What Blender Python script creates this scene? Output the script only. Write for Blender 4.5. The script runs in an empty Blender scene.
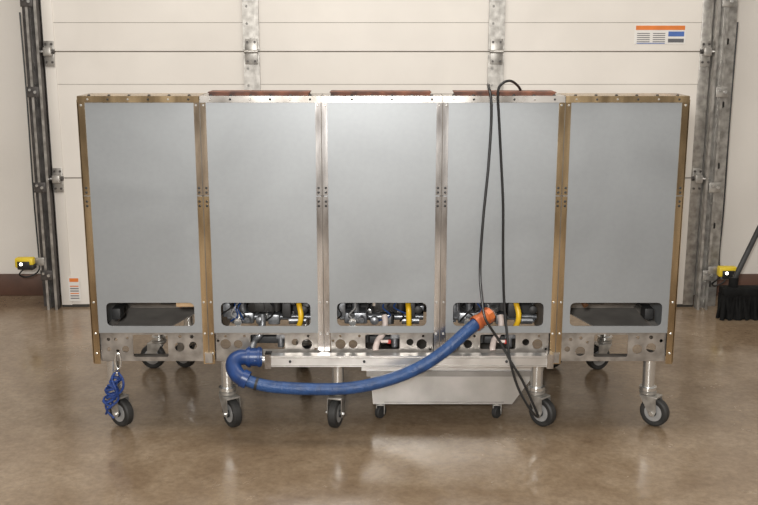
import bpy, bmesh, math, random
from mathutils import Vector, Matrix
random.seed(4)
scene=bpy.context.scene
try:
    scene.view_settings.view_transform='Standard'
except Exception: pass
COL=scene.collection
# ---------- camera ----------
PITCH=math.radians(12.5); CH=1.365; CD=3.263
cp,sp=math.cos(PITCH),math.sin(PITCH)
cam_d=bpy.data.cameras.new("camera"); cam=bpy.data.objects.new("camera",cam_d); COL.objects.link(cam)
cam.location=(0,-CD,CH); cam.rotation_euler=(math.pi/2-PITCH,0,0)
cam_d.sensor_width=36; cam_d.lens=36*1000/758; scene.camera=cam
def S(u,v,y=0.0):
    """survey: metric position on the vertical plane at depth y"""
    s=(v-252.5)/1000; d=y+CD; den=cp-sp*s
    return Vector(((u-379)/1000*d/den, y, CH-d*(sp+cp*s)/den))
# ---------- materials ----------
def mat(name,c1,c2=None,metal=0,rough=.5,scale=20,bump=0,bscale=None,rvar=0,stretch=None,spec=.5,lo=.35,hi=.65,smudge=0):
    m=bpy.data.materials.new(name); m.use_nodes=True; nt=m.node_tree; N=nt.nodes; L=nt.links
    b=N["Principled BSDF"]; b.inputs["Metallic"].default_value=metal; b.inputs["Roughness"].default_value=rough
    b.inputs["Specular IOR Level"].default_value=spec
    tc=N.new("ShaderNodeTexCoord"); mp=N.new("ShaderNodeMapping"); L.new(tc.outputs["Object"],mp.inputs[0])
    if stretch: mp.inputs["Scale"].default_value=stretch
    n=N.new("ShaderNodeTexNoise"); n.inputs["Scale"].default_value=scale; n.inputs["Detail"].default_value=6
    L.new(mp.outputs[0],n.inputs[0])
    r=N.new("ShaderNodeValToRGB"); r.color_ramp.elements[0].position=lo; r.color_ramp.elements[1].position=hi
    c2=c2 or tuple(x*.85 for x in c1)
    r.color_ramp.elements[0].color=(*c2,1); r.color_ramp.elements[1].color=(*c1,1)
    L.new(n.outputs["Fac"],r.inputs[0]); L.new(r.outputs[0],b.inputs["Base Color"])
    if smudge:
        oi=N.new("ShaderNodeObjectInfo"); va=N.new("ShaderNodeVectorMath"); va.operation='ADD'
        L.new(tc.outputs["Object"],va.inputs[0]); L.new(oi.outputs["Location"],va.inputs[1])
        n3=N.new("ShaderNodeTexNoise"); n3.inputs["Scale"].default_value=2.6; n3.inputs["Detail"].default_value=5; n3.inputs["Roughness"].default_value=.5; n3.inputs["Distortion"].default_value=.6
        L.new(va.outputs[0],n3.inputs[0])
        r3=N.new("ShaderNodeValToRGB"); r3.color_ramp.elements[0].position=.3; r3.color_ramp.elements[1].position=.7
        r3.color_ramp.elements[0].color=(1-smudge,)*3+(1,); r3.color_ramp.elements[1].color=(1+smudge*.5,)*3+(1,)
        mx=N.new("ShaderNodeMix"); mx.data_type='RGBA'; mx.blend_type='MULTIPLY'; mx.inputs[0].default_value=1
        L.new(n3.outputs["Fac"],r3.inputs[0]); L.new(r.outputs[0],mx.inputs[6]); L.new(r3.outputs[0],mx.inputs[7]); L.new(mx.outputs[2],b.inputs["Base Color"])
        mr=N.new("ShaderNodeMapRange"); mr.inputs[3].default_value=rough-.06; mr.inputs[4].default_value=rough+.08
        L.new(n3.outputs["Fac"],mr.inputs[0]); L.new(mr.outputs[0],b.inputs["Roughness"])
    elif rvar:
        mr=N.new("ShaderNodeMapRange"); mr.inputs[3].default_value=rough-rvar; mr.inputs[4].default_value=rough+rvar
        L.new(n.outputs["Fac"],mr.inputs[0]); L.new(mr.outputs[0],b.inputs["Roughness"])
    if bump:
        n2=N.new("ShaderNodeTexNoise"); n2.inputs["Scale"].default_value=bscale or scale*3; n2.inputs["Detail"].default_value=4
        L.new(mp.outputs[0],n2.inputs[0])
        bp=N.new("ShaderNodeBump"); bp.inputs["Strength"].default_value=bump; bp.inputs["Distance"].default_value=.01
        L.new(n2.outputs["Fac"],bp.inputs["Height"]); L.new(bp.outputs[0],b.inputs["Normal"])
    return m
M={}
M['panel']=mat('galvanised_sheet',(.300,.315,.328),(.290,.304,.317),metal=.35,rough=.40,scale=60,smudge=.10)
M['lower']=mat('galvanised_lower',(.42,.39,.36),(.26,.24,.22),metal=.65,rough=.36,scale=25,rvar=.08)
M['goldsheen']=mat('stainless_warm_sheen',(.60,.45,.27),(.30,.215,.125),metal=.9,rough=.25,scale=4,rvar=.06,stretch=(5,5,.9))  # plain stainless; warm floor reflection painted into the base colour
M['steel']=mat('brushed_stainless',(.72,.70,.69),(.30,.28,.27),metal=.95,rough=.22,scale=4,rvar=.08,stretch=(5,5,.9))
M['steelw']=mat('brushed_stainless_warm_sheen',(.52,.42,.32),(.24,.19,.14),metal=.9,rough=.25,scale=4,rvar=.08,stretch=(5,5,.9))  # browner version of the painted warm reflection, for one upper strip
M['rim']=mat('dull_stainless_rim',(.60,.57,.54),(.22,.20,.18),metal=.9,rough=.26,scale=5,rvar=.08,stretch=(1.2,1,1))
M['bar']=mat('silver_bar',(.74,.73,.72),(.56,.55,.54),metal=.8,rough=.33,scale=9,rvar=.06)
M['chrome']=mat('chrome',(.80,.80,.79),(.68,.68,.67),metal=.9,rough=.27,scale=12)
M['pansteel']=mat('pan_steel',(.50,.48,.46),(.38,.365,.345),metal=.7,rough=.40,scale=8,rvar=.06)
M['panlip']=mat('pan_lip_steel',(.33,.315,.30),(.22,.21,.20),metal=.7,rough=.38,scale=8)
M['rust']=mat('rust',(.24,.095,.055),(.07,.036,.03),rough=.8,scale=18,bump=.15,lo=.38,hi=.68)
M['dark']=mat('dark_metal',(.05,.05,.052),(.025,.025,.025),metal=.3,rough=.55,scale=15)
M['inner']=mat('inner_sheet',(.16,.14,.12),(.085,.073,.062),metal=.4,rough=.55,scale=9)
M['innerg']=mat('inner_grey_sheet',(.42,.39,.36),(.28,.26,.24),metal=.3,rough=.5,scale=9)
M['cast']=mat('cast_aluminium',(.36,.37,.39),(.12,.125,.135),metal=.7,rough=.38,scale=40)
M['black']=mat('black_plastic',(.018,.018,.019),(.009,.009,.009),rough=.42,scale=20)
M['rubber']=mat('black_rubber',(.030,.029,.028),(.016,.016,.016),rough=.6,scale=30)
M['bristle']=mat('matte_black_bristle',(.012,.012,.012),(.006,.006,.006),rough=.9,scale=30,spec=.15)
M['hub']=mat('grey_hub',(.42,.42,.42),(.3,.3,.3),metal=.3,rough=.4,scale=20)
M['blue']=mat('blue_hose_rubber',(.018,.066,.20),(.009,.038,.125),rough=.40,scale=30,rvar=.1,bump=.3,bscale=130)
M['blue2']=mat('blue_fitting',(.014,.052,.19),(.008,.03,.115),rough=.36,scale=20)
M['bluecord']=mat('blue_cord',(.012,.05,.24),(.006,.02,.09),rough=.6,scale=200)
M['orange']=mat('orange_fitting',(.58,.16,.04),(.36,.085,.03),metal=.2,rough=.4,scale=20)
M['yellow']=mat('yellow_hose',(.80,.50,.02),(.65,.38,.015),rough=.4,scale=20)
M['tan']=mat('tan_paper',(.55,.38,.22),(.42,.28,.16),rough=.7)
M['red']=mat('red_plastic',(.42,.03,.02),rough=.4)
M['white']=mat('pinkish_white_plastic',(.66,.56,.52),(.45,.38,.35),rough=.45)
M['copper']=mat('copper',(.6,.3,.18),(.4,.2,.1),metal=.8,rough=.35)
M['door']=mat('door_paint',(.735,.695,.645),(.69,.65,.60),rough=.5,scale=2.5,bump=.04,bscale=180,smudge=.05)
M['wall']=mat('wall_paint',(.74,.70,.65),(.68,.64,.59),rough=.65,scale=2,bump=.05,bscale=90)
M['base']=mat('brown_baseboard',(.11,.052,.033),(.075,.036,.023),rough=.5,scale=8)
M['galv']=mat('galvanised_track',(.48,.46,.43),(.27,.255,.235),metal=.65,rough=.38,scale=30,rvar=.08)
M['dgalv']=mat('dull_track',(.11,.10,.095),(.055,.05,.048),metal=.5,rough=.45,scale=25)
M['seal']=mat('door_seal',(.04,.035,.03),rough=.7)
M['groove']=mat('door_groove',(.24,.21,.175),rough=.7)
M['labelw']=mat('label_white',(.75,.73,.70),(.7,.68,.65),rough=.4)
M['labelo']=mat('label_orange',(.75,.22,.05),rough=.4)
M['labelb']=mat('label_blue',(.08,.16,.45),rough=.4)
M['labelk']=mat('label_ink',(.12,.12,.13),rough=.5)
M['syel']=mat('sensor_yellow',(.75,.55,.03),rough=.4)
def emis(name,c,s):
    m=bpy.data.materials.new(name); m.use_nodes=True; b=m.node_tree.nodes["Principled BSDF"]
    b.inputs["Base Color"].default_value=(*c,1); b.inputs["Emission Color"].default_value=(*c,1); b.inputs["Emission Strength"].default_value=s
    return m
M['led']=emis('sensor_led',(1,.95,.8),4)
def floor_mat():
    m=bpy.data.materials.new('polished_concrete'); m.use_nodes=True; nt=m.node_tree; N=nt.nodes; L=nt.links; b=N["Principled BSDF"]
    tc=N.new("ShaderNodeTexCoord")
    def noise(sc,det=8,dist=0,rough=.5):
        n=N.new("ShaderNodeTexNoise"); n.inputs["Scale"].default_value=sc; n.inputs["Detail"].default_value=det; n.inputs["Distortion"].default_value=dist; n.inputs["Roughness"].default_value=rough
        L.new(tc.outputs["Object"],n.inputs[0]); return n
    a=noise(3.2,12,.25,.74); r=N.new("ShaderNodeValToRGB"); e=r.color_ramp.elements
    e[0].position=.30; e[0].color=(.165,.112,.07,1); e[1].position=.70; e[1].color=(.33,.255,.18,1)
    k=r.color_ramp.elements.new(.5); k.color=(.24,.175,.115,1)
    L.new(a.outputs["Fac"],r.inputs[0])
    f=noise(45,8,.2,.7); r2=N.new("ShaderNodeValToRGB"); r2.color_ramp.elements[0].position=.32; r2.color_ramp.elements[1].position=.6
    r2.color_ramp.elements[0].color=(.5,.48,.46,1); r2.color_ramp.elements[1].color=(1.08,1.08,1.08,1)
    L.new(f.outputs["Fac"],r2.inputs[0])
    mx=N.new("ShaderNodeMix"); mx.data_type='RGBA'; mx.blend_type='MULTIPLY'; mx.inputs[0].default_value=.5
    L.new(r.outputs[0],mx.inputs[6]); L.new(r2.outputs[0],mx.inputs[7]); L.new(mx.outputs[2],b.inputs["Base Color"])
    g=noise(6.5,10,.4,.68); mr=N.new("ShaderNodeMapRange"); mr.inputs[1].default_value=.3; mr.inputs[2].default_value=.7; mr.inputs[3].default_value=.10; mr.inputs[4].default_value=.30
    L.new(g.outputs["Fac"],mr.inputs[0]); L.new(mr.outputs[0],b.inputs["Roughness"])
    bp=N.new("ShaderNodeBump"); bp.inputs["Strength"].default_value=.10; bp.inputs["Distance"].default_value=.01
    L.new(noise(14,6).outputs["Fac"],bp.inputs["Height"]); L.new(bp.outputs[0],b.inputs["Normal"])
    b.inputs["Specular IOR Level"].default_value=.8
    return m
M['floor']=floor_mat()
# ---------- mesh helpers ----------
class B:
    def __init__(s): s.bm=bmesh.new(); s.mats=[]
    def mi(s,k):
        if k not in s.mats: s.mats.append(k)
        return s.mats.index(k)
    def _tag(s,verts,k):
        i=s.mi(k); fs=set()
        for v in verts:
            if v.is_valid: fs.update(v.link_faces)
        for f in fs: f.material_index=i; f.smooth=True
    def box(s,x0,x1,y0,y1,z0,z1,k,bev=0,mtx=None):
        before=set(s.bm.verts)
        r=bmesh.ops.create_cube(s.bm,size=1)
        m=Matrix.Translation(((x0+x1)/2,(y0+y1)/2,(z0+z1)/2))@Matrix.Diagonal((x1-x0,y1-y0,z1-z0,1))
        if mtx is not None: m=mtx@m
        bmesh.ops.transform(s.bm,matrix=m,verts=r['verts'])
        if bev:
            es=set()
            for v in r['verts']: es.update(v.link_edges)
            bmesh.ops.bevel(s.bm,geom=list(es),offset=bev,segments=2,affect='EDGES',profile=.5)
        s._tag([v for v in s.bm.verts if v not in before],k); return s
    def cyl(s,p0,p1,r,k,seg=20,r2=None):
        p0=Vector(p0);p1=Vector(p1);d=p1-p0
        q=Vector((0,0,1)).rotation_difference(d.normalized()).to_matrix().to_4x4()
        rr=bmesh.ops.create_cone(s.bm,cap_ends=True,segments=seg,radius1=r,radius2=r if r2 is None else r2,depth=d.length,matrix=Matrix.Translation((p0+p1)/2)@q)
        s._tag(rr['verts'],k); return s
    def lathe(s,c,axis,prof,k,seg=32):
        q=Vector((0,0,1)).rotation_difference(Vector(axis).normalized()).to_matrix(); c=Vector(c); rings=[]
        for a,r in prof:
            rings.append([s.bm.verts.new(c+q@Vector((r*math.cos(2*math.pi*i/seg),r*math.sin(2*math.pi*i/seg),a))) for i in range(seg)])
        for A,Bq in zip(rings,rings[1:]):
            for i in range(seg): s.bm.faces.new((A[i],A[(i+1)%seg],Bq[(i+1)%seg],Bq[i]))
        s.bm.faces.new(rings[0][::-1]); s.bm.faces.new(rings[-1])
        s._tag([v for r in rings for v in r],k); return s
    def tube(s,pts,r,k,seg=12,sub=8,smooth=True):
        pts=[Vector(p) for p in pts]
        if smooth and len(pts)>2:
            P=[pts[0]*2-pts[1]]+pts+[pts[-1]*2-pts[-2]]; out=[]
            for i in range(1,len(P)-2):
                a,b,c,d=P[i-1:i+3]
                for j in range(sub):
                    t=j/sub; out.append(.5*((2*b)+(c-a)*t+(2*a-5*b+4*c-d)*t*t+(3*b-a-3*c+d)*t**3))
            out.append(pts[-1]); pts=out
        n=len(pts); T=[(pts[min(i+1,n-1)]-pts[max(i-1,0)]).normalized() for i in range(n)]
        up=Vector((0,0,1)) if abs(T[0].z)<.9 else Vector((1,0,0)); nrm=T[0].cross(up).normalized(); rings=[]
        for i in range(n):
            nrm=(nrm-T[i]*nrm.dot(T[i])).normalized(); bn=T[i].cross(nrm)
            rad=r(i/(n-1)) if callable(r) else r
            rings.append([s.bm.verts.new(pts[i]+rad*(nrm*math.cos(2*math.pi*j/seg)+bn*math.sin(2*math.pi*j/seg))) for j in range(seg)])
        for A,C in zip(rings,rings[1:]):
            for j in range(seg): s.bm.faces.new((A[j],A[(j+1)%seg],C[(j+1)%seg],C[j]))
        s.bm.faces.new(rings[0][::-1]); s.bm.faces.new(rings[-1])
        s._tag([v for q in rings for v in q],k); return s
    def prism(s,poly,axis_pts,k):
        A=[s.bm.verts.new(Vector(p)) for p in poly]; C=[s.bm.verts.new(Vector(p)+Vector(axis_pts)) for p in poly]; n=len(A)
        for i in range(n): s.bm.faces.new((A[i],A[(i+1)%n],C[(i+1)%n],C[i]))
        s.bm.faces.new(A[::-1]); s.bm.faces.new(C)
        s._tag(A+C,k); return s
    def plate(s,outline,holes,y,th,k):
        cu=bpy.data.curves.new('t','CURVE'); cu.dimensions='2D'; cu.fill_mode='BOTH'; cu.extrude=th/2
        for poly in [outline]+holes:
            sp_=cu.splines.new('POLY'); sp_.points.add(len(poly)-1); sp_.use_cyclic_u=True
            for p,(x,z) in zip(sp_.points,poly): p.co=(x,z,0,1)
        ob=bpy.data.objects.new('t',cu); COL.objects.link(ob)
        me=bpy.data.meshes.new_from_object(ob.evaluated_get(bpy.context.evaluated_depsgraph_get()))
        me.transform(Matrix.Translation((0,y,0))@Matrix.Rotation(math.pi/2,4,'X'))
        me.materials.clear()
        before=set(s.bm.verts)
        s.bm.from_mesh(me); s._tag([v for v in s.bm.verts if v not in before],k)
        bpy.data.objects.remove(ob); bpy.data.curves.remove(cu); bpy.data.meshes.remove(me); return s
    def obj(s,name,parent=None,label=None,category=None,kind=None,group=None,center=True,loc=None,flat=False):
        bmesh.ops.recalc_face_normals(s.bm,faces=s.bm.faces)
        c=Vector((0,0,0))
        if center and s.bm.verts:
            xs=[v.co for v in s.bm.verts]
            c=Vector([(min(p[i] for p in xs)+max(p[i] for p in xs))/2 for i in range(3)])
            if parent is None: c.z=min(p[2] for p in xs)
            bmesh.ops.translate(s.bm,verts=s.bm.verts,vec=-c)
        me=bpy.data.meshes.new(name); s.bm.to_mesh(me); s.bm.free()
        for k in s.mats: me.materials.append(M[k])
        if flat:
            for p in me.polygons: p.use_smooth=False
        else: me.set_sharp_from_angle(angle=math.radians(35))
        o=bpy.data.objects.new(name,me); COL.objects.link(o); o.location=c if loc is None else loc
        if parent is not None: setpar(o,parent)
        meta(o,label,category,kind,group); return o
def wloc(o):
    v=Vector(o.location)
    return v if o.parent is None else v+wloc(o.parent)
def setpar(o,p):
    w=Vector(o.location); o.parent=p; o.location=w-wloc(p)
def meta(o,label=None,category=None,kind=None,group=None):
    if label:o["label"]=label
    if category:o["category"]=category
    if kind:o["kind"]=kind
    if group:o["group"]=group
def empty(name,loc,label=None,category=None,kind=None,group=None,parent=None):
    o=bpy.data.objects.new(name,None); o.empty_display_size=.1; COL.objects.link(o); o.location=loc
    if parent is not None: setpar(o,parent)
    meta(o,label,category,kind,group); return o
def rrect(x0,x1,z0,z1,r,n=4):
    out=[]
    for cx,cz,a0 in ((x1-r,z1-r,0),(x0+r,z1-r,90),(x0+r,z0+r,180),(x1-r,z0+r,270)):
        for i in range(n+1):
            a=math.radians(a0+90*i/n); out.append((cx+r*math.cos(a),cz+r*math.sin(a)))
    return out
def circ(x,z,r,n=18): return [(x+r*math.cos(2*math.pi*i/n),z+r*math.sin(2*math.pi*i/n)) for i in range(n)]
# ================= SETTING =================
b=B(); b.box(-4.5,4.5,-6,1.98,-.1,0,'floor'); b.obj('floor',label='brown polished concrete floor with mottled stains',kind='structure',center=False)
YW=1.86
b=B(); b.box(-4.5,4.5,YW,YW+.12,0,3.2,'wall'); b.obj('wall_back',label='cream painted wall around the garage door',kind='structure',center=False)
for nm,x0,x1 in (('baseboard_left',-4.5,-1.69),('baseboard_right',1.68,4.5)):
    b=B(); b.box(x0,x1,YW-.02,YW,0,.115,'base',.003); b.obj(nm,label='reddish brown wall base board',kind='structure')
YD=1.62
door=empty('door_1',(0,YD,0),label='cream sectional garage door with galvanised stiles',kind='structure')
zs=[0.012,.658,1.268,1.90,2.53]
XL,XR=-1.600,1.585
for i in range(4):
    z0,z1=zs[i],zs[i+1]
    b=B(); b.box(XL,XR,YD+.004,YD+.05,z0,z1,'groove')
    if i==2: cuts=[z0+.002,1.403,z1-.002]
    elif i==1: cuts=[z0+.002,z1-.155,z1-.002]
    else: cuts=[z0+.002,z1-.002]
    for a,c in zip(cuts,cuts[1:]): b.box(XL,XR,YD,YD+.01,a+.0010,c-.0010,'door')
    b.obj('door_section',door,label='cream flat steel door section')
b=B(); b.box(XL,XR,YD+.0,YD+.05,0,.012,'seal'); b.obj('bottom_seal',door,label='black rubber bottom seal')
for xc in (-.609,.560):
    for i in range(4):
        z0,z1=zs[i],zs[i+1]-.006
        holes=[circ(xc-.018,z0+.05+.08*j,.006,8) for j in range(int((z1-z0-.06)/.08)+1)]
        b=B(); b.plate([(xc-.038,z0+.01),(xc+.038,z0+.01),(xc+.038,z1-.01),(xc-.038,z1-.01)],holes,YD-.016,.003,'galv')
        b.box(xc-.038,xc-.035,YD-.016,YD,z0+.01,z1-.01,'galv'); b.box(xc+.035,xc+.038,YD-.016,YD,z0+.01,z1-.01,'galv')
        b.box(xc+.010,xc+.014,YD-.021,YD-.016,z0+.01,z1-.01,'galv')
        b.obj('door_stile',door,label='perforated galvanised centre stile')
    for z in zs[1:4]:
        b=B(); b.box(xc-.03,xc+.03,YD-.024,YD-.019,z-.06,z+.06,'galv',.002); b.cyl((xc-.032,YD-.028,z),(xc+.032,YD-.028,z),.008,'galv')
        for dz in (-.045,.045):
            for dx in (-.018,.018): b.cyl((xc+dx,YD-.03,z+dz),(xc+dx,YD-.022,z+dz),.006,'dgalv',6)
        b.obj('door_hinge',door,label='galvanised hinge')
for sx,xe in ((-1,XL),(1,XR)):
    x0,x1=(xe-.002,xe+.05) if sx<0 else (xe-.05,xe+.002)
    b=B(); b.box(x0,x1,YD-.006,YD,.012,2.5,'door' if sx<0 else 'galv',.002); b.obj('end_stile',door,label='end stile of the door')
    for z in zs[1:4]:
        b=B(); xc=(x0+x1)/2
        b.box(xc-.024,xc+.024,YD-.014,YD-.006,z-.07,z+.05,'galv',.002)
        b.cyl((xc-.028,YD-.02,z),(xc+.028,YD-.02,z),.011,'dgalv')
        b.box(xc-.018,xc+.018,YD-.05,YD-.014,z-.02,z+.02,'galv',.003)
        b.cyl((xc,YD-.035,z),(xc+sx*.05,YD-.035,z),.006,'chrome')
        for dz in (-.05,.035):
            for dx in (-.014,.014): b.cyl((xc+dx,YD-.02,z+dz),(xc+dx,YD-.012,z+dz),.006,'dgalv',6)
        b.obj('roller_hinge',door,label='galvanised roller hinge')
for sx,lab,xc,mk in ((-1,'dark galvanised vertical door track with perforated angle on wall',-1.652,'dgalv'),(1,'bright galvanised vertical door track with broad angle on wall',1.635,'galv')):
    tr=empty('garage_door_track',(xc,YD,0),label=lab,category='door track',group='garage door tracks')
    xi=xc-sx*.018
    b=B()
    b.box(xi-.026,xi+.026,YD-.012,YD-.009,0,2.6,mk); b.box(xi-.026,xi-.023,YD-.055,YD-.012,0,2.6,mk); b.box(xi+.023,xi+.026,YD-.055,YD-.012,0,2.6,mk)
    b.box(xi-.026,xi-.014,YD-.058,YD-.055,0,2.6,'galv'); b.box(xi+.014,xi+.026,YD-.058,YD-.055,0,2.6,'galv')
    b.obj('track_channel',tr,label='rolled steel channel')
    hwid=.022 if sx<0 else .034
    xa=xc+sx*(.004+hwid)
    holes=[rrect(xa-.009,xa+.009,.06+.075*j,.072+.075*j,.005,2) for j in range(32)] if sx<0 else [rrect(xa-.006,xa+.006,.10+.30*j,.13+.30*j,.005,2) for j in range(8)]
    b=B(); b.plate([(xa-hwid,0),(xa+hwid,0),(xa+hwid,2.6),(xa-hwid,2.6)],holes,YD+.02,.003,mk)
    b.box(xa-sx*hwid-.0015,xa-sx*hwid+.0015,YD-.04,YD+.02,0,2.6,'galv')
    b.box(xa+sx*hwid-.0015,xa+sx*hwid+.0015,YD+.02,YW,0,2.6,mk)
    b.obj('wall_angle',tr,label='mounting angle')
    for z in (.18,.62,1.08,1.5):
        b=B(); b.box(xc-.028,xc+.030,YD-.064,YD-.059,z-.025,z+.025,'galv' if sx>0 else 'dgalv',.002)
        b.cyl((xc+.014,YD-.072,z),(xc+.014,YD-.06,z),.008,'chrome',6); b.cyl((xc-.012,YD-.07,z+.01),(xc-.012,YD-.06,z+.01),.007,'chrome',6)
        b.obj('track_bracket',tr,label='bolted track bracket')
def sticker(name,u0,v0,u1,v1,label,kind,yb):
    a=S(u0,v0,yb); c=S(u1,v1,yb); b=B(); y=yb-.0015
    x0,x1=a.x,c.x; z1,z0=a.z,c.z
    b.box(x0,x1,y,yb,z0,z1,'labelw')
    def strip(fx0,fx1,fz0,fz1,k): b.box(x0+(x1-x0)*fx0,x0+(x1-x0)*fx1,y-.0006,y,z0+(z1-z0)*fz0,z0+(z1-z0)*fz1,k)
    if kind==0:
        strip(.02,.98,.74,.97,'labelo')
        for i in range(5): strip(.05,.30,.1+.11*i,.14+.11*i,'labelk'); strip(.36,.60,.1+.11*i,.14+.11*i,'labelk')
        strip(.66,.97,.40,.66,'labelb'); strip(.66,.97,.08,.28,'labelk'); strip(.05,.6,.02,.06,'labelb')
    else:
        strip(.1,.9,.8,.95,'labelo')
        for i in range(6): strip(.12,.88,.1+.1*i,.14+.1*i,'labelo' if i%3==2 else 'labelk')
    b.obj(name,label=label,category='sticker')
sticker('warning_sticker',635,25,685,44,'white warning sticker with orange and blue blocks on garage door',0,YD)
sticker('warning_sticker',68,277,81,301,'small upright white and orange sticker low on garage door edge',1,YD-.0062)
for sx,u,v in ((-1,25,263),(1,727,272)):
    p=S(u,v,1.52); s_=empty('safety_sensor',(p.x,1.52,p.z-.04),label='yellow and black safety sensor beside the %s door track'%('dark' if sx<0 else 'bright'),category='sensor',group='door safety sensors')
    b=B(); b.box(p.x-.045,p.x+.045,1.50,1.545,p.z-.022,p.z+.028,'syel',.008); b.obj('sensor_housing',s_,label='yellow plastic housing')
    b=B(); b.box(p.x-.03,p.x+.03,1.492,1.50,p.z-.028,p.z+.012,'black',.003); b.box(p.x+.02,p.x+.05,1.49,1.54,p.z-.028,p.z-.005,'black',.003)
    b.obj('sensor_face',s_,label='black face plate')
    b=B(); b.lathe((p.x-.01,1.491,p.z+.0),(0,-1,0),[(0,.008),(.003,.007),(.005,.004)],'led',16); b.obj('sensor_lens',s_,label='lit lens')
    b=B(); xt=-1.655 if sx<0 else 1.63
    b.box(min(p.x,xt),max(p.x,xt),1.550,1.554,p.z-.02,p.z+.02,'galv',.001); b.box(p.x-.02,p.x+.02,1.545,1.554,p.z-.045,p.z-.02,'galv',.001); b.obj('sensor_bracket',s_,label='galvanised bracket')
    b=B(); xo=.062 if sx<0 else .088
    b.tube([(p.x,1.55,p.z-.02),(p.x-.05,1.57,p.z-.07),(p.x-.02,1.6,p.z-.09),(p.x+.03,1.62,p.z-.06),(xt+sx*xo,1.66,p.z+.02),(xt+sx*(xo+.003),1.66,p.z+.3),(xt+sx*xo,1.66,p.z+.8),(xt+sx*(xo+.003),1.66,p.z+1.2)],.004,'black',8); b.obj('sensor_wire',s_,label='black wire')
# ================= FRYER BANK =================
XS=[-.975,-.580,-.187,.206,.602,1.003]
ZT=1.160; ZB=.257; DEP=.76
bank=empty('fryer_bank',(.014,DEP/2,0),label='five-bay stainless and galvanised deep fryer bank, rear side, on casters',category='deep fryer')
ZP1=1.144
for i in range(5):
    x0,x1=XS[i],XS[i+1]
    w0,w1=x0+(.052 if i in(0,) else .045),x1-.045
    win=rrect(w0,w1,.386,.468,.016,4)
    b=B(); b.plate([(x0+.005,.362),(x1-.005,.362),(x1-.005,ZP1),(x0+.005,ZP1)],[win],.0,.003,'panel')
    b.obj('back_panel',bank,label='grey galvanised back panel with a rounded slot opening')
    if i==0:
        holes=[rrect(-.842,-.722,.272,.352,.004,1),circ(-.683,.308,.017),circ(-.637,.313,.014),circ(-.64,.345,.007,10),circ(-.68,.345,.006,10),circ(-.925,.335,.006,10),circ(-.90,.335,.006,10),circ(-.925,.30,.008,10),circ(-.895,.295,.006,10),circ(-.86,.34,.005,10),circ(-.868,.30,.012,14)]
    elif i==4:
        holes=[rrect(.736,.852,.272,.352,.004,1),circ(.690,.292,.017),circ(.885,.300,.017),circ(.932,.305,.017),circ(.655,.335,.006,10),circ(.69,.34,.006,10),circ(.885,.342,.006,10),circ(.93,.342,.007,10),circ(.965,.33,.006,10),circ(.645,.30,.010,12),circ(.713,.325,.005,8)]
    else:
        holes=[circ(x0+.055,.318,.018),circ(x0+.098,.318,.015),circ(x1-.06,.318,.018),circ(x1-.1,.325,.012),rrect(x0+.14,x1-.135,.300,.352,.006,2),circ(x0+.055,.347,.005,8),circ(x1-.055,.347,.005,8),circ(x0+.03,.33,.005,8),circ(x1-.03,.30,.005,8),circ(x0+.12,.347,.005,8)]
    b=B(); b.plate([(x0+.022,ZB+.004),(x1-.022,ZB+.004),(x1-.022,.366),(x0+.022,.366)],holes,.012,.003,'lower')
    b.box(x0+.022,x1-.022,.012,.04,ZB,ZB+.004,'lower'); b.box(x0+.022,x1-.022,-.001,.013,.360,.366,'lower')
    b.obj('lower_panel',bank,label='perforated galvanised lower bracket panel')
for j,x in enumerate(XS):
    k='goldsheen' if j in (0,1,4,5) else 'steel'  # outer posts carry the warm reflection as a tint, inner ones stay silver
    hw=.0195 if 0<j<5 else .0115
    xc=x if 0<j<5 else (x+hw if j==0 else x-hw)
    b=B()
    b.box(xc-hw,xc+hw,-.0045,-.0017,.835,1.148,'steelw' if j==1 else k)
    b.box(xc-hw,xc+hw,-.0045,-.0017,ZB-.005,.832,k)
    if 0<j<5: b.box(xc-.0012,xc+.0012,-.0055,-.0045,ZB,1.145,'inner')
    for z in [1.13,.86,.845,.815,.80,.47,.36,.29]:
        for dx in ((-.012,.012) if 0<j<5 else (0,)):
            b.lathe((xc+dx,-.0045,z),(0,-1,0),[(0,.0042),(.0015,.004),(.0025,.002)],'dark' if z in(.86,.845,.815,.80) else 'chrome',10)
    if j in(0,5): b.box(x-.002,x+.002,-.0045,.055,ZB,1.148,k)
    b.obj('trim_post',bank,label=('warm-reflection tinted' if k=='goldsheen' else 'silver')+' stainless trim strip with rivets',flat=True)
for j,x in enumerate(XS):
    if j in (0,5):
        s=1 if j==0 else -1
        b=B(); b.box(min(x+s*.001,x+s*.004),max(x+s*.001,x+s*.004),.05,DEP,ZB,.93,'panel'); b.box(min(x+s*.001,x+s*.004),max(x+s*.001,x+s*.004),.002,.14,ZB,ZT-.012,'panel')
        b.obj('side_panel',bank,label='galvanised side panel')
    else:
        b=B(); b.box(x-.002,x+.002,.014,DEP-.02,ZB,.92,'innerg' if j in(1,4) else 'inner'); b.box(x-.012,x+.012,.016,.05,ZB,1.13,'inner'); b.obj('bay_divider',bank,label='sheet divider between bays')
b=B(); b.box(XS[0]+.005,XS[5]-.005,DEP-.012,DEP,.29,.93,'innerg'); b.obj('front_panel',bank,label='front panel of the cabinet')
b=B(); b.box(XS[0]+.005,XS[5]-.005,.14,DEP,.93,.95,'steel',.003); b.obj('cooking_deck',bank,label='stainless cooking deck')
b=B(); b.box(XS[0]+.005,XS[5]-.005,.137,.142,.95,ZT-.012,'steel'); b.obj('splash_riser',bank,label='stainless riser sheet')
b=B()
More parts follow.
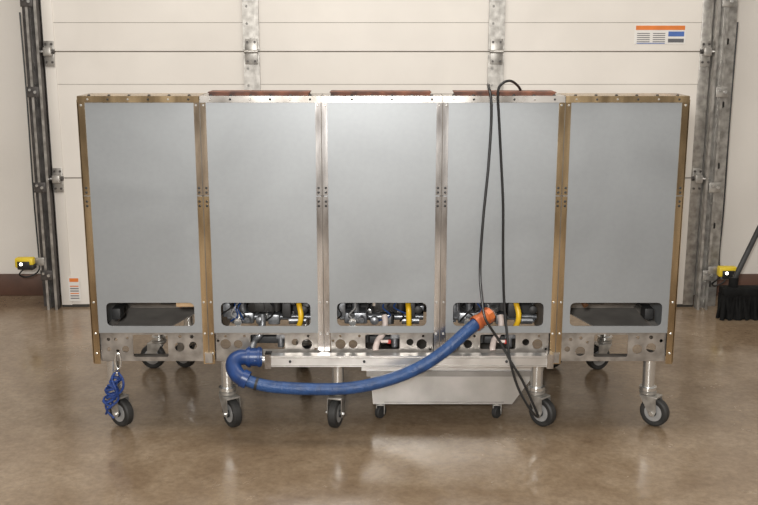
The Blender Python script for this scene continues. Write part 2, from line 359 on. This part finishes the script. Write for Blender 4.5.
for i in range(5):
    k='goldsheen' if i in(0,4) else 'rim'  # golden sheen of the end bays is put into the cap's colour
    b.box(XS[i]+.001,XS[i+1]-.001,-.008,.142,ZT-.008,ZT,k)
    b.box(XS[i]+.001,XS[i+1]-.001,-.0095,-.0075,ZT-.021,ZT-.001,k)
    n=6
    for t in range(n):
        x=XS[i]+.035+(XS[i+1]-XS[i]-.07)*t/(n-1); b.lathe((x,-.0095,ZT-.011),(0,-1,0),[(0,.0038),(.002,.0033),(.003,.0015)],'dark' if t%2 else 'chrome',8)
        b.lathe((x,.01,ZT),(0,0,1),[(0,.005),(.003,.0045),(.004,.002)],'dark',8)
b.obj('top_cap',bank,label='folded stainless top cap with screws',flat=True)
for u0,u1 in ((210,309),(331,430),(455,554)):
    a=S(u0,90,.05).x; c=S(u1,90,.05).x
    b=B(); z1=ZT+.011
    b.box(a,c,.022,.118,ZT,z1-.003,'rust'); b.box(a-.003,c+.003,.019,.121,z1-.003,z1,'rust')
    b.obj('flue_collar',bank,label='patchy rusted thin flue cover plate',flat=True)
for i in range(5):
    xm=(XS[i]+XS[i+1])/2
    b=B(); A=[(xm-.16,.2,.9),(xm+.16,.2,.9),(xm+.16,.70,.9),(xm-.16,.70,.9)]
    zlow=.5 if i in(1,2,3) else .47
    bm=b.bm; top=[bm.verts.new(Vector(p)) for p in A]; mid=[bm.verts.new(Vector((p[0],p[1],.66))) for p in A]
    bot=[bm.verts.new(Vector(p)) for p in [(xm-.07,.3,zlow),(xm+.07,.3,zlow),(xm+.07,.66,zlow-.05),(xm-.07,.66,zlow-.05)]]
    for R,Q in ((top,mid),(mid,bot)):
        for q in range(4): bm.faces.new((R[q],R[(q+1)%4],Q[(q+1)%4],Q[q]))
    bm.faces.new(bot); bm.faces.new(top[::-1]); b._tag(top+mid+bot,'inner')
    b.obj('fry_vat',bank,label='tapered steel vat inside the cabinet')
    if i in (0,4):
        s=1 if i==0 else -1
        b=B()
        b.box(xm-.175,xm+.175,.40,.404,.325,.42,'innerg',.001); b.box(xm-.175,xm+.175,.40,.44,.321,.325,'innerg')
        b.prism([(xm-.16*s,.10,.335),(xm+.02*s,.10,.335),(xm+.12*s,.36,.345),(xm-.16*s,.36,.345)],(0,0,.004),'innerg')
        b.box(xm-.19,xm-.165,.05,.60,.33,.345,'innerg',.002); b.box(xm+.165,xm+.19,.05,.60,.33,.345,'innerg',.002)
        b.box(xm+.04*s-.03,xm+.04*s+.03,.12,.20,.43,.50,'dark',.004)
        b.cyl((xm+.09*s,.06,.44),(xm+.12*s,.12,.49),.010,'copper')
        b.box(xm-.13*s-.015,xm-.13*s+.015,.06,.12,.39,.43,'dark',.003)
        b.obj('inner_rack',bank,label='grey sheet bracket with burner pipes')
        if i==0:
            b=B(); b.box(xm+.085,xm+.145,.03,.034,.445,.478,'tan',.001); b.obj('paper_tag',bank,label='small tan tag inside the slot')
YH={1:-.272,2:.100,3:.474}
for i in (1,2,3):
    x0,x1=XS[i],XS[i+1]; xm=(x0+x1)/2; R=random.Random(i*7)
    ox={1:0,2:.035,3:-.01}[i]
    b=B(); b.box(xm-.065+ox,xm+.02+ox,.05,.12,.418,.462,'black',.004); b.box(xm-.045+ox,xm-.01+ox,.045,.05,.425,.455,'rubber',.003)
    b.cyl((xm+.03+ox,.06,.425),(xm+.03+ox,.06,.46),.016,'black',16); b.box(xm+.05+ox,xm+.08+ox,.05,.1,.40,.455,'dark',.004)
    b.obj('control_box',bank,label='black plastic control box')
    b=B(); b.box(xm-.13,xm-.05,.07,.15,.372,.412,'cast',.006); b.cyl((xm-.10,.06,.39),(xm-.10,.03,.39),.013,'chrome'); b.cyl((xm-.07,.07,.395),(xm-.07,.035,.395),.010,'cast')
    b.cyl((xm-.145,.1,.39),(xm+.145,.1,.39),.011,'cast'); b.box(xm+.0,xm+.04,.06,.13,.372,.408,'cast',.005)
    b.lathe((xm-.025,.05,.392),(0,-1,0),[(0,.016),(.012,.014),(.016,.007)],'cast',18)
    b.box(xm-.155,xm-.125,.06,.1,.40,.455,'cast',.003); b.cyl((xm-.09,.09,.412),(xm-.09,.09,.45),.013,'cast')
    for q in range(20):
        xx=xm+R.uniform(-.14,.14); zz=R.uniform(.376,.46); yy=R.uniform(.05,.16); kk=R.choice(['cast','dark','cast','black','cast','chrome'])
        if q%2: b.box(xx-.010,xx+.012,yy,yy+.03,zz-.008,zz+.008,kk,.002)
        else: b.cyl((xx,yy,zz-.015),(xx+R.uniform(-.01,.01),yy,zz+.015),R.uniform(.004,.009),kk,14)
    b.cyl((xm+.07,.09,.38),(xm+.13,.09,.38),.013,'cast'); b.lathe((xm+.125,.05,.43),(0,-1,0),[(0,.014),(.008,.014),(.012,.006)],'dark',16)
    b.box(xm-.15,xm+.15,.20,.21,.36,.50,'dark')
    b.obj('gas_valve',bank,label='cast metal gas valve and manifold')
    b=B(); xh=YH[i]
    if i==2: gp=[(xh-.002,.09,.475),(xh+.0,.05,.45),(xh+.001,.03,.435),(xh+.002,.03,.405),(xh+.003,.035,.375),(xh+.0,.05,.35),(xh-.01,.05,.325)]
    else: gp=[(xh-.010,.09,.475),(xh-.003,.05,.45),(xh+.004,.035,.42),(xh+.002,.035,.39),(xh-.010,.045,.36),(xh-.025,.06,.335)]
    b.tube(gp,.0095,'yellow',12); b.obj('gas_hose',bank,label='yellow coated flexible gas hose')
    for q in range(6):
        xa=xm-.14+R.random()*.2; b=B()
        b.tube([(xa,.06,.46),(xa+.02*R.uniform(-1,1),.04,.44),(xa+.04*R.uniform(-1,1),.045,.41),(xa+.05*R.uniform(-1,1),.06,.385)],.0028,['blue2','black','hub','black','blue2','dark'][q],6)
        b.obj('wire',bank,label='loose wire')
    b=B(); xp={1:xm-.03,2:.007,3:.405}[i]; kk={1:'cast',2:'white',3:'white'}[i]
    b.tube([(xp+.012,.05,.41),(xp+.014,.035,.38),(xp+.004,.032,.345),(xp-.010,.02,.330),(xp-.018,-.006,.312),(xp-.018,-.012,.302)],.0105,kk,12)
    b.cyl((xp+.002,.032,.350),(xp+.012,.034,.372),.015,kk,12)
    b.obj('drain_pipe',bank,label='drain pipe with elbow')
    if i>1:
        b=B(); b.cyl((xp+.0,.004,.330),(xp+.025,.0,.331),.0055,'white'); b.box(xp+.02,xp+.034,-.004,.008,.323,.336,'red',.003); b.obj('valve_lever',bank,label='small red valve handle')
    b=B(); b.box(xm+.03,xm+.065,.03,.09,.330,.36,'cast',.003); b.cyl((xm+.045,.04,.30),(xm+.045,.04,.34),.011,'cast'); b.box(xm-.05,xm+.06,.06,.10,.305,.33,'dark',.003)
    b.cyl((xm-.05,.03,.32),(xm-.05,.03,.35),.008,'black'); b.obj('pipe_fitting',bank,label='metal pipe fitting')
xa,xb=-.385,.588; z0,z1=.257,.296
b=B(); b.box(xa,xb,-.050,-.016,z0,z1,'bar'); b.box(xa+.02,xb-.02,-.0515,-.050,z1-.008,z1-.0055,'lower'); b.box(xa+.02,xb-.02,-.0515,-.050,z0+.004,z0+.006,'lower')
for x in (xa+.01,xb-.012): b.box(x-.010,x+.012,-.056,-.014,z0-.005,z1+.006,'steel')
for x in (-.30,-.05,.19,.43): b.lathe((x,-.050,.276),(0,-1,0),[(0,.005),(.003,.0045),(.004,.002)],'dark',10)
for x in XS[1:5]: b.box(x-.012,x+.012,-.016,-.004,z0+.002,z1-.002,'lower')
b.obj('filter_manifold',bank,label='flat-faced rectangular silver return manifold',flat=True)
b=B(); b.cyl((xa-.055,-.034,.278),(xa,-.034,.278),.014,'chrome'); b.cyl((xa-.03,-.034,.278),(xa-.010,-.034,.278),.021,'chrome',6); b.obj('manifold_nipple',bank,label='pipe nipple with hex union')
b=B(); b.box(-.36,.53,.02,.05,.235,.257,'lower',.002); b.box(-.95,.98,DEP-.06,DEP-.02,.235,.26,'inner',.002); b.box(-.965,.99,.05,.085,.245,.26,'lower',.002)
b.obj('base_rail',bank,label='steel base frame rail')
def caster_meshes():
    b=B()
    b.cyl((0,0,.132),(0,0,.262),.0215,'chrome',28)
    b.cyl((0,0,.128),(0,0,.140),.030,'chrome',28); b.box(-.05,.05,-.035,.035,.252,.257,'lower',.001)
    b.lathe((0,0,.110),(0,0,1),[(0,.024),(.006,.030),(.014,.030),(.019,.024)],'galv',24)
    b.box(-.026,.026,-.02,.045,.104,.112,'galv',.003)
    for s in (-1,1):
        b.prism([(s*.024,-.018,.11),(s*.024,.042,.11),(s*.024,.046,.06),(s*.024,.038,.04),(s*.024,.022,.04),(s*.024,.012,.06)],(s*.003,0,0),'galv')
    b.cyl((-.034,.03,.052),(.034,.03,.052),.007,'chrome',8)
    bm=b.bm; bmesh.ops.recalc_face_normals(bm,faces=bm.faces)
    m1=bpy.data.meshes.new('caster'); bm.to_mesh(m1); bm.free(); [m1.materials.append(M[k]) for k in b.mats]; m1.set_sharp_from_angle(angle=.6)
    b=B(); b.lathe((0,0,0),(1,0,0),[(-.014,.034),(-.016,.038),(-.0155,.046),(-.011,.051),(0,.052),(.011,.051),(.0155,.046),(.016,.038),(.014,.034)],'rubber',36)
    b.lathe((0,0,0),(1,0,0),[(-.0155,.008),(-.0152,.032),(.0152,.032),(.0155,.008)],'hub',32)
    b.lathe((0,0,0),(1,0,0),[(-.021,.008),(-.021,.014),(.021,.014),(.021,.008)],'dark',16)
    bm=b.bm; bmesh.ops.recalc_face_normals(bm,faces=bm.faces)
    m2=bpy.data.meshes.new('caster_wheel'); bm.to_mesh(m2); bm.free(); [m2.materials.append(M[k]) for k in b.mats]; m2.set_sharp_from_angle(angle=.6)
    return m1,m2
cm,wm=caster_meshes()
def put_caster(x,y,ang,parent,scale=1,label='swivel caster with chrome stem'):
    o=bpy.data.objects.new('caster',cm); COL.objects.link(o); o.location=(x,y,0); setpar(o,parent); o.rotation_euler=(0,0,math.radians(ang)); o.scale=(scale,)*3; o["label"]=label
    w=bpy.data.objects.new('caster_wheel',wm); COL.objects.link(w); w.parent=o; w.location=(0,.03,.052); w["label"]='black rubber tyre on grey hub'
for x,y,a in ((-.934,.08,-125),(-.535,.08,-145),(-.145,.08,165),(.556,.085,-135),(.951,.085,-130),(-.905,.68,80),(-.78,.68,60),(.74,.68,70),(.93,.68,110),(-.30,.68,30)):
    put_caster(x,y,a,bank)
# ================= FILTER PAN =================
pan=empty('filter_pan',(.30,.35,0),label='low stainless filter pan cart on small casters under the fryers',category='filter pan')
y=.10
tl=S(370,368,y); bl=S(373,404,y); br=S(512,406,y); tr_=S(530,376,y)
zt=.190; zb=.066
b=B(); poly=[(tl.x,y,zt),(bl.x,y,zb),(br.x,y,zb),(tr_.x,y,zt-.035),(tr_.x,y,zt)]
b.prism(poly,(0,.5,0),'pansteel'); b.box(tl.x+.05,tr_.x-.09,y-.002,y,zb+.006,zb+.009,'panlip'); b.obj('pan_body',pan,label='stainless sheet metal pan body',flat=True)
b=B(); b.box(tl.x-.012,tr_.x+.03,y-.012,y+.52,zt-.002,zt+.004,'pansteel'); b.box(tl.x-.012,tr_.x+.03,y-.013,y-.009,zt-.016,zt+.004,'panlip'); b.box(tl.x-.03,tr_.x+.045,y-.004,y+.50,zt+.006,zt+.016,'pansteel'); b.box(tl.x+.0,tr_.x+.02,y+.01,y+.48,zt+.004,zt+.006,'dark')
b.box(tl.x-.03,tr_.x+.045,y-.008,y-.004,zt+.004,zt+.024,'bar'); b.obj('pan_rim',pan,label='stepped folded upper rail and lip',flat=True)
b=B(); b.box(tl.x+.04,tl.x+.13,y+.10,y+.4,zt+.016,zt+.036,'steel',.004); b.tube([(.12,y+.05,zt+.014),(.12,y+.05,zt+.032),(.36,y+.05,zt+.032),(.36,y+.05,zt+.014)],.005,'chrome',8,smooth=False); b.obj('pan_handle',pan,label='wire handle and cover box')
for x,yy in ((.005,.135),(.425,.135),(.02,.52),(.42,.52)):
    b=B(); b.box(x-.02,x+.02,yy-.02,yy+.02,.062,.0665,'galv',.001); b.cyl((x,yy,.05),(x,yy,.063),.01,'galv')
    for s in (-1,1): b.box(x+s*.014-.0015,x+s*.014+.0015,yy-.012,yy+.014,.018,.055,'galv',.0008)
    b.box(x-.0155,x+.0155,yy-.012,yy+.014,.05,.054,'galv',.001)
    o=b.obj('small_caster',pan,label='small swivel caster')
    b=B(); b.lathe((x,yy,.025),(1,0,.0) if yy>.3 else (.75,-.6,0),[(-.009,.01),(-.009,.021),(-.006,.0245),(.006,.0245),(.009,.021),(.009,.01)],'rubber',24); b.obj('wheel',o,label='small black wheel')
# ================= HOSE =================
hose=empty('suction_hose',S(300,395,-.1),label='thick blue rubber hose drooping between manifold and open bay',category='hose')
hp=[(246,380,-.094),(258,384,-.097),(276,387,-.10),(310,389,-.10),(350,388,-.10),(388,380,-.10),(422,366,-.10),(447,349,-.09),(466,332,-.07),(478,322,-.045)]
b=B(); b.tube([S(*p) for p in hp],.0205,'blue',20,sub=8); b.obj('hose_tube',hose,label='blue rubber hose')
b=B()
b.tube([S(248,357,-.038),S(240,357.5,-.044),S(234.5,361,-.056),S(233.5,367,-.07),S(237,374,-.084),S(244,379.5,-.093)],.0265,'blue2',24)
b.cyl(S(262,357,-.034),S(246,357,-.040),.031,'blue2',24); b.lathe(S(249,357,-.036),(1,0,0),[(-.004,.030),(-.003,.0355),(.006,.0355),(.007,.030)],'blue2',24); b.lathe(S(259,357,-.036),(1,0,0),[(-.004,.030),(-.003,.0345),(.006,.0345),(.007,.030)],'blue2',24)
b.lathe(S(243,378,-.092),(S(254,383,-.096)-S(243,378,-.092)),[(-.004,.025),(-.003,.031),(.018,.030),(.019,.024)],'blue2',24)
b.lathe(S(256,383.5,-.096),(S(264,385.5,-.097)-S(256,383.5,-.096)),[(-.003,.022),(-.003,.0235),(.006,.0235),(.006,.022)],'dark',24)
b.obj('hose_coupling',hose,label='blue plastic elbow coupling')
b=B(); p0,p1=S(475,324,-.05),S(490,314,-.015)
b.cyl(p0,p1,.023,'orange',24); b.cyl(p0,p0.lerp(p1,.25),.026,'orange',24); b.cyl(p0.lerp(p1,.7),p1,.027,'orange',8); b.cyl(p1,p1+Vector((.02,.07,.0)),.018,'chrome',20)
b.obj('hose_connector',hose,label='orange hose connector')
# ================= CABLE =================
b=B()
cab=[(521,91,.12),(518,86,.06),(511,81,.01),(503,83,-.02),(498,92,-.026),(499,120,-.02),(501,160,-.018),(503,205,-.018),(503,255,-.018),(504,300,-.02),(507,335,-.05),(510,360,-.072),(517,385,-.078),(526,403,-.08),(534,414,-.07),(538,416,-.055),(534,406,-.065),(522,380,-.076),(511,362,-.074),(500,342,-.066),(492,330,-.07),(485,318,-.07),(482,300,-.05),(480,270,-.022),(483,220,-.018),(488,170,-.018),(491,125,-.02),(491,100,-.025),(489,88,-.02),(488,85,.02),(489,85,.10)]
b.tube([S(*p) for p in cab],.0043,'black',10,sub=8)
b.obj('power_cable',label='black power cable draped over the fryer back and trailing down',category='cable')
# ================= BLUE CORD =================
cord=empty('coiled_cord',S(111,420,-.02),label='tangled blue coiled cord with metal clip hanging beside caster',category='cord')
b=B(); pts=[]
c0=S(117,374,.02); c1=S(110,404,-.01)
for q in range(110):
    t=q/109; c=c0.lerp(c1,t); a=t*2*math.pi*11; r=.010+.009*math.sin(t*3.1)+.004*math.sin(t*17)
    pts.append(c+Vector((math.cos(a)*r+.004*math.sin(t*13),math.sin(a)*r*.8-.02,.006*math.sin(a*1.7))))
b.tube(pts,.0040,'bluecord',8,sub=3)
b.tube([S(117,371,.0),S(123,380,-.03),S(122,390,-.03),S(113,398,-.03),S(106,404,-.03),S(108,412,-.03),S(114,418,-.03)],.0040,'bluecord',8)
b.tube([S(117,371,.0),S(112,378,-.03),S(116,390,-.04),S(118,400,-.03),S(109,408,-.04),S(106,414,-.03)],.0040,'bluecord',8)
b.obj('cord_coil',cord,label='blue coiled cord')
b=B(); c=S(118,361,-.012)
b.tube([c+Vector((.012*math.sin(a)*.8,0,.028*math.cos(a))) for a in [2*math.pi*i/16 for i in range(17)]],.003,'chrome',8,sub=2)
b.cyl(S(117,371,-.005),S(117,375,-.003),.008,'chrome',12)
b.obj('metal_clip',cord,label='silver carabiner clip')
# ================= BROOM =================
broom=empty('push_broom',S(728,312,1.50),label='dark push broom leaning on the wall beside the track',category='broom')
p0=S(733,282,1.43); p1=S(790,165,1.82)
b=B(); b.cyl(p0,p1,.013,'dark',14); b.obj('broom_handle',broom,label='dark wooden handle')
hx=p0.x
b=B(); b.box(hx-.055,hx+.40,1.39,1.47,.115,.155,'bristle',.010); b.cyl((hx,1.43,.13),(p0.x+.005,1.435,p0.z+.02),.022,'bristle'); b.obj('broom_block',broom,label='black head block')
b=B()
for i in range(70):
    for j in range(6):
        x=hx-.05+.445*i/69; yy=1.398+.065*j/5; dx=random.uniform(-.02,.02); dy=random.uniform(-.025,.025)
        b.cyl((x,yy,.118),(x+dx,yy+dy,.001),.006,'bristle',5,r2=.009)
o=b.obj('broom_bristles',broom,label='black bristles'); o["kind"]='stuff'
# ================= LIGHT =================
w=bpy.data.worlds.new('world'); scene.world=w; w.use_nodes=True
nt=w.node_tree; bg=nt.nodes['Background']; bg.inputs[1].default_value=1.0
tc=nt.nodes.new('ShaderNodeTexCoord'); sx_=nt.nodes.new('ShaderNodeSeparateXYZ'); rp=nt.nodes.new('ShaderNodeValToRGB')
mr=nt.nodes.new('ShaderNodeMapRange'); mr.inputs[1].default_value=-1; mr.inputs[2].default_value=1
nt.links.new(tc.outputs['Generated'],sx_.inputs[0]); nt.links.new(sx_.outputs['Z'],mr.inputs[0]); nt.links.new(mr.outputs[0],rp.inputs[0]); nt.links.new(rp.outputs[0],bg.inputs[0])
e=rp.color_ramp.elements; e[0].position=.48; e[0].color=(.20,.18,.155,1); e[1].position=1; e[1].color=(.62,.58,.53,1)
k=e.new(.58); k.color=(.30,.275,.245,1); k=e.new(.68); k.color=(.60,.565,.52,1); k=e.new(.53); k.color=(.42,.39,.35,1)
def area(name,loc,rot,size,power,col,sy=None):
    d=bpy.data.lights.new(name,'AREA'); d.size=size; d.energy=power; d.color=col
    if sy: d.shape='RECTANGLE'; d.size_y=sy
    o=bpy.data.objects.new(name,d); COL.objects.link(o); o.location=loc; o.rotation_euler=[math.radians(a) for a in rot]; return o
area('ceiling_light',(0,-.2,3.6),(14,0,0),3.0,72,(1,.95,.88),1.2)
area('flash_light',(-.15,-3.4,1.55),(83,0,0),.22,100,(1,.98,.94))
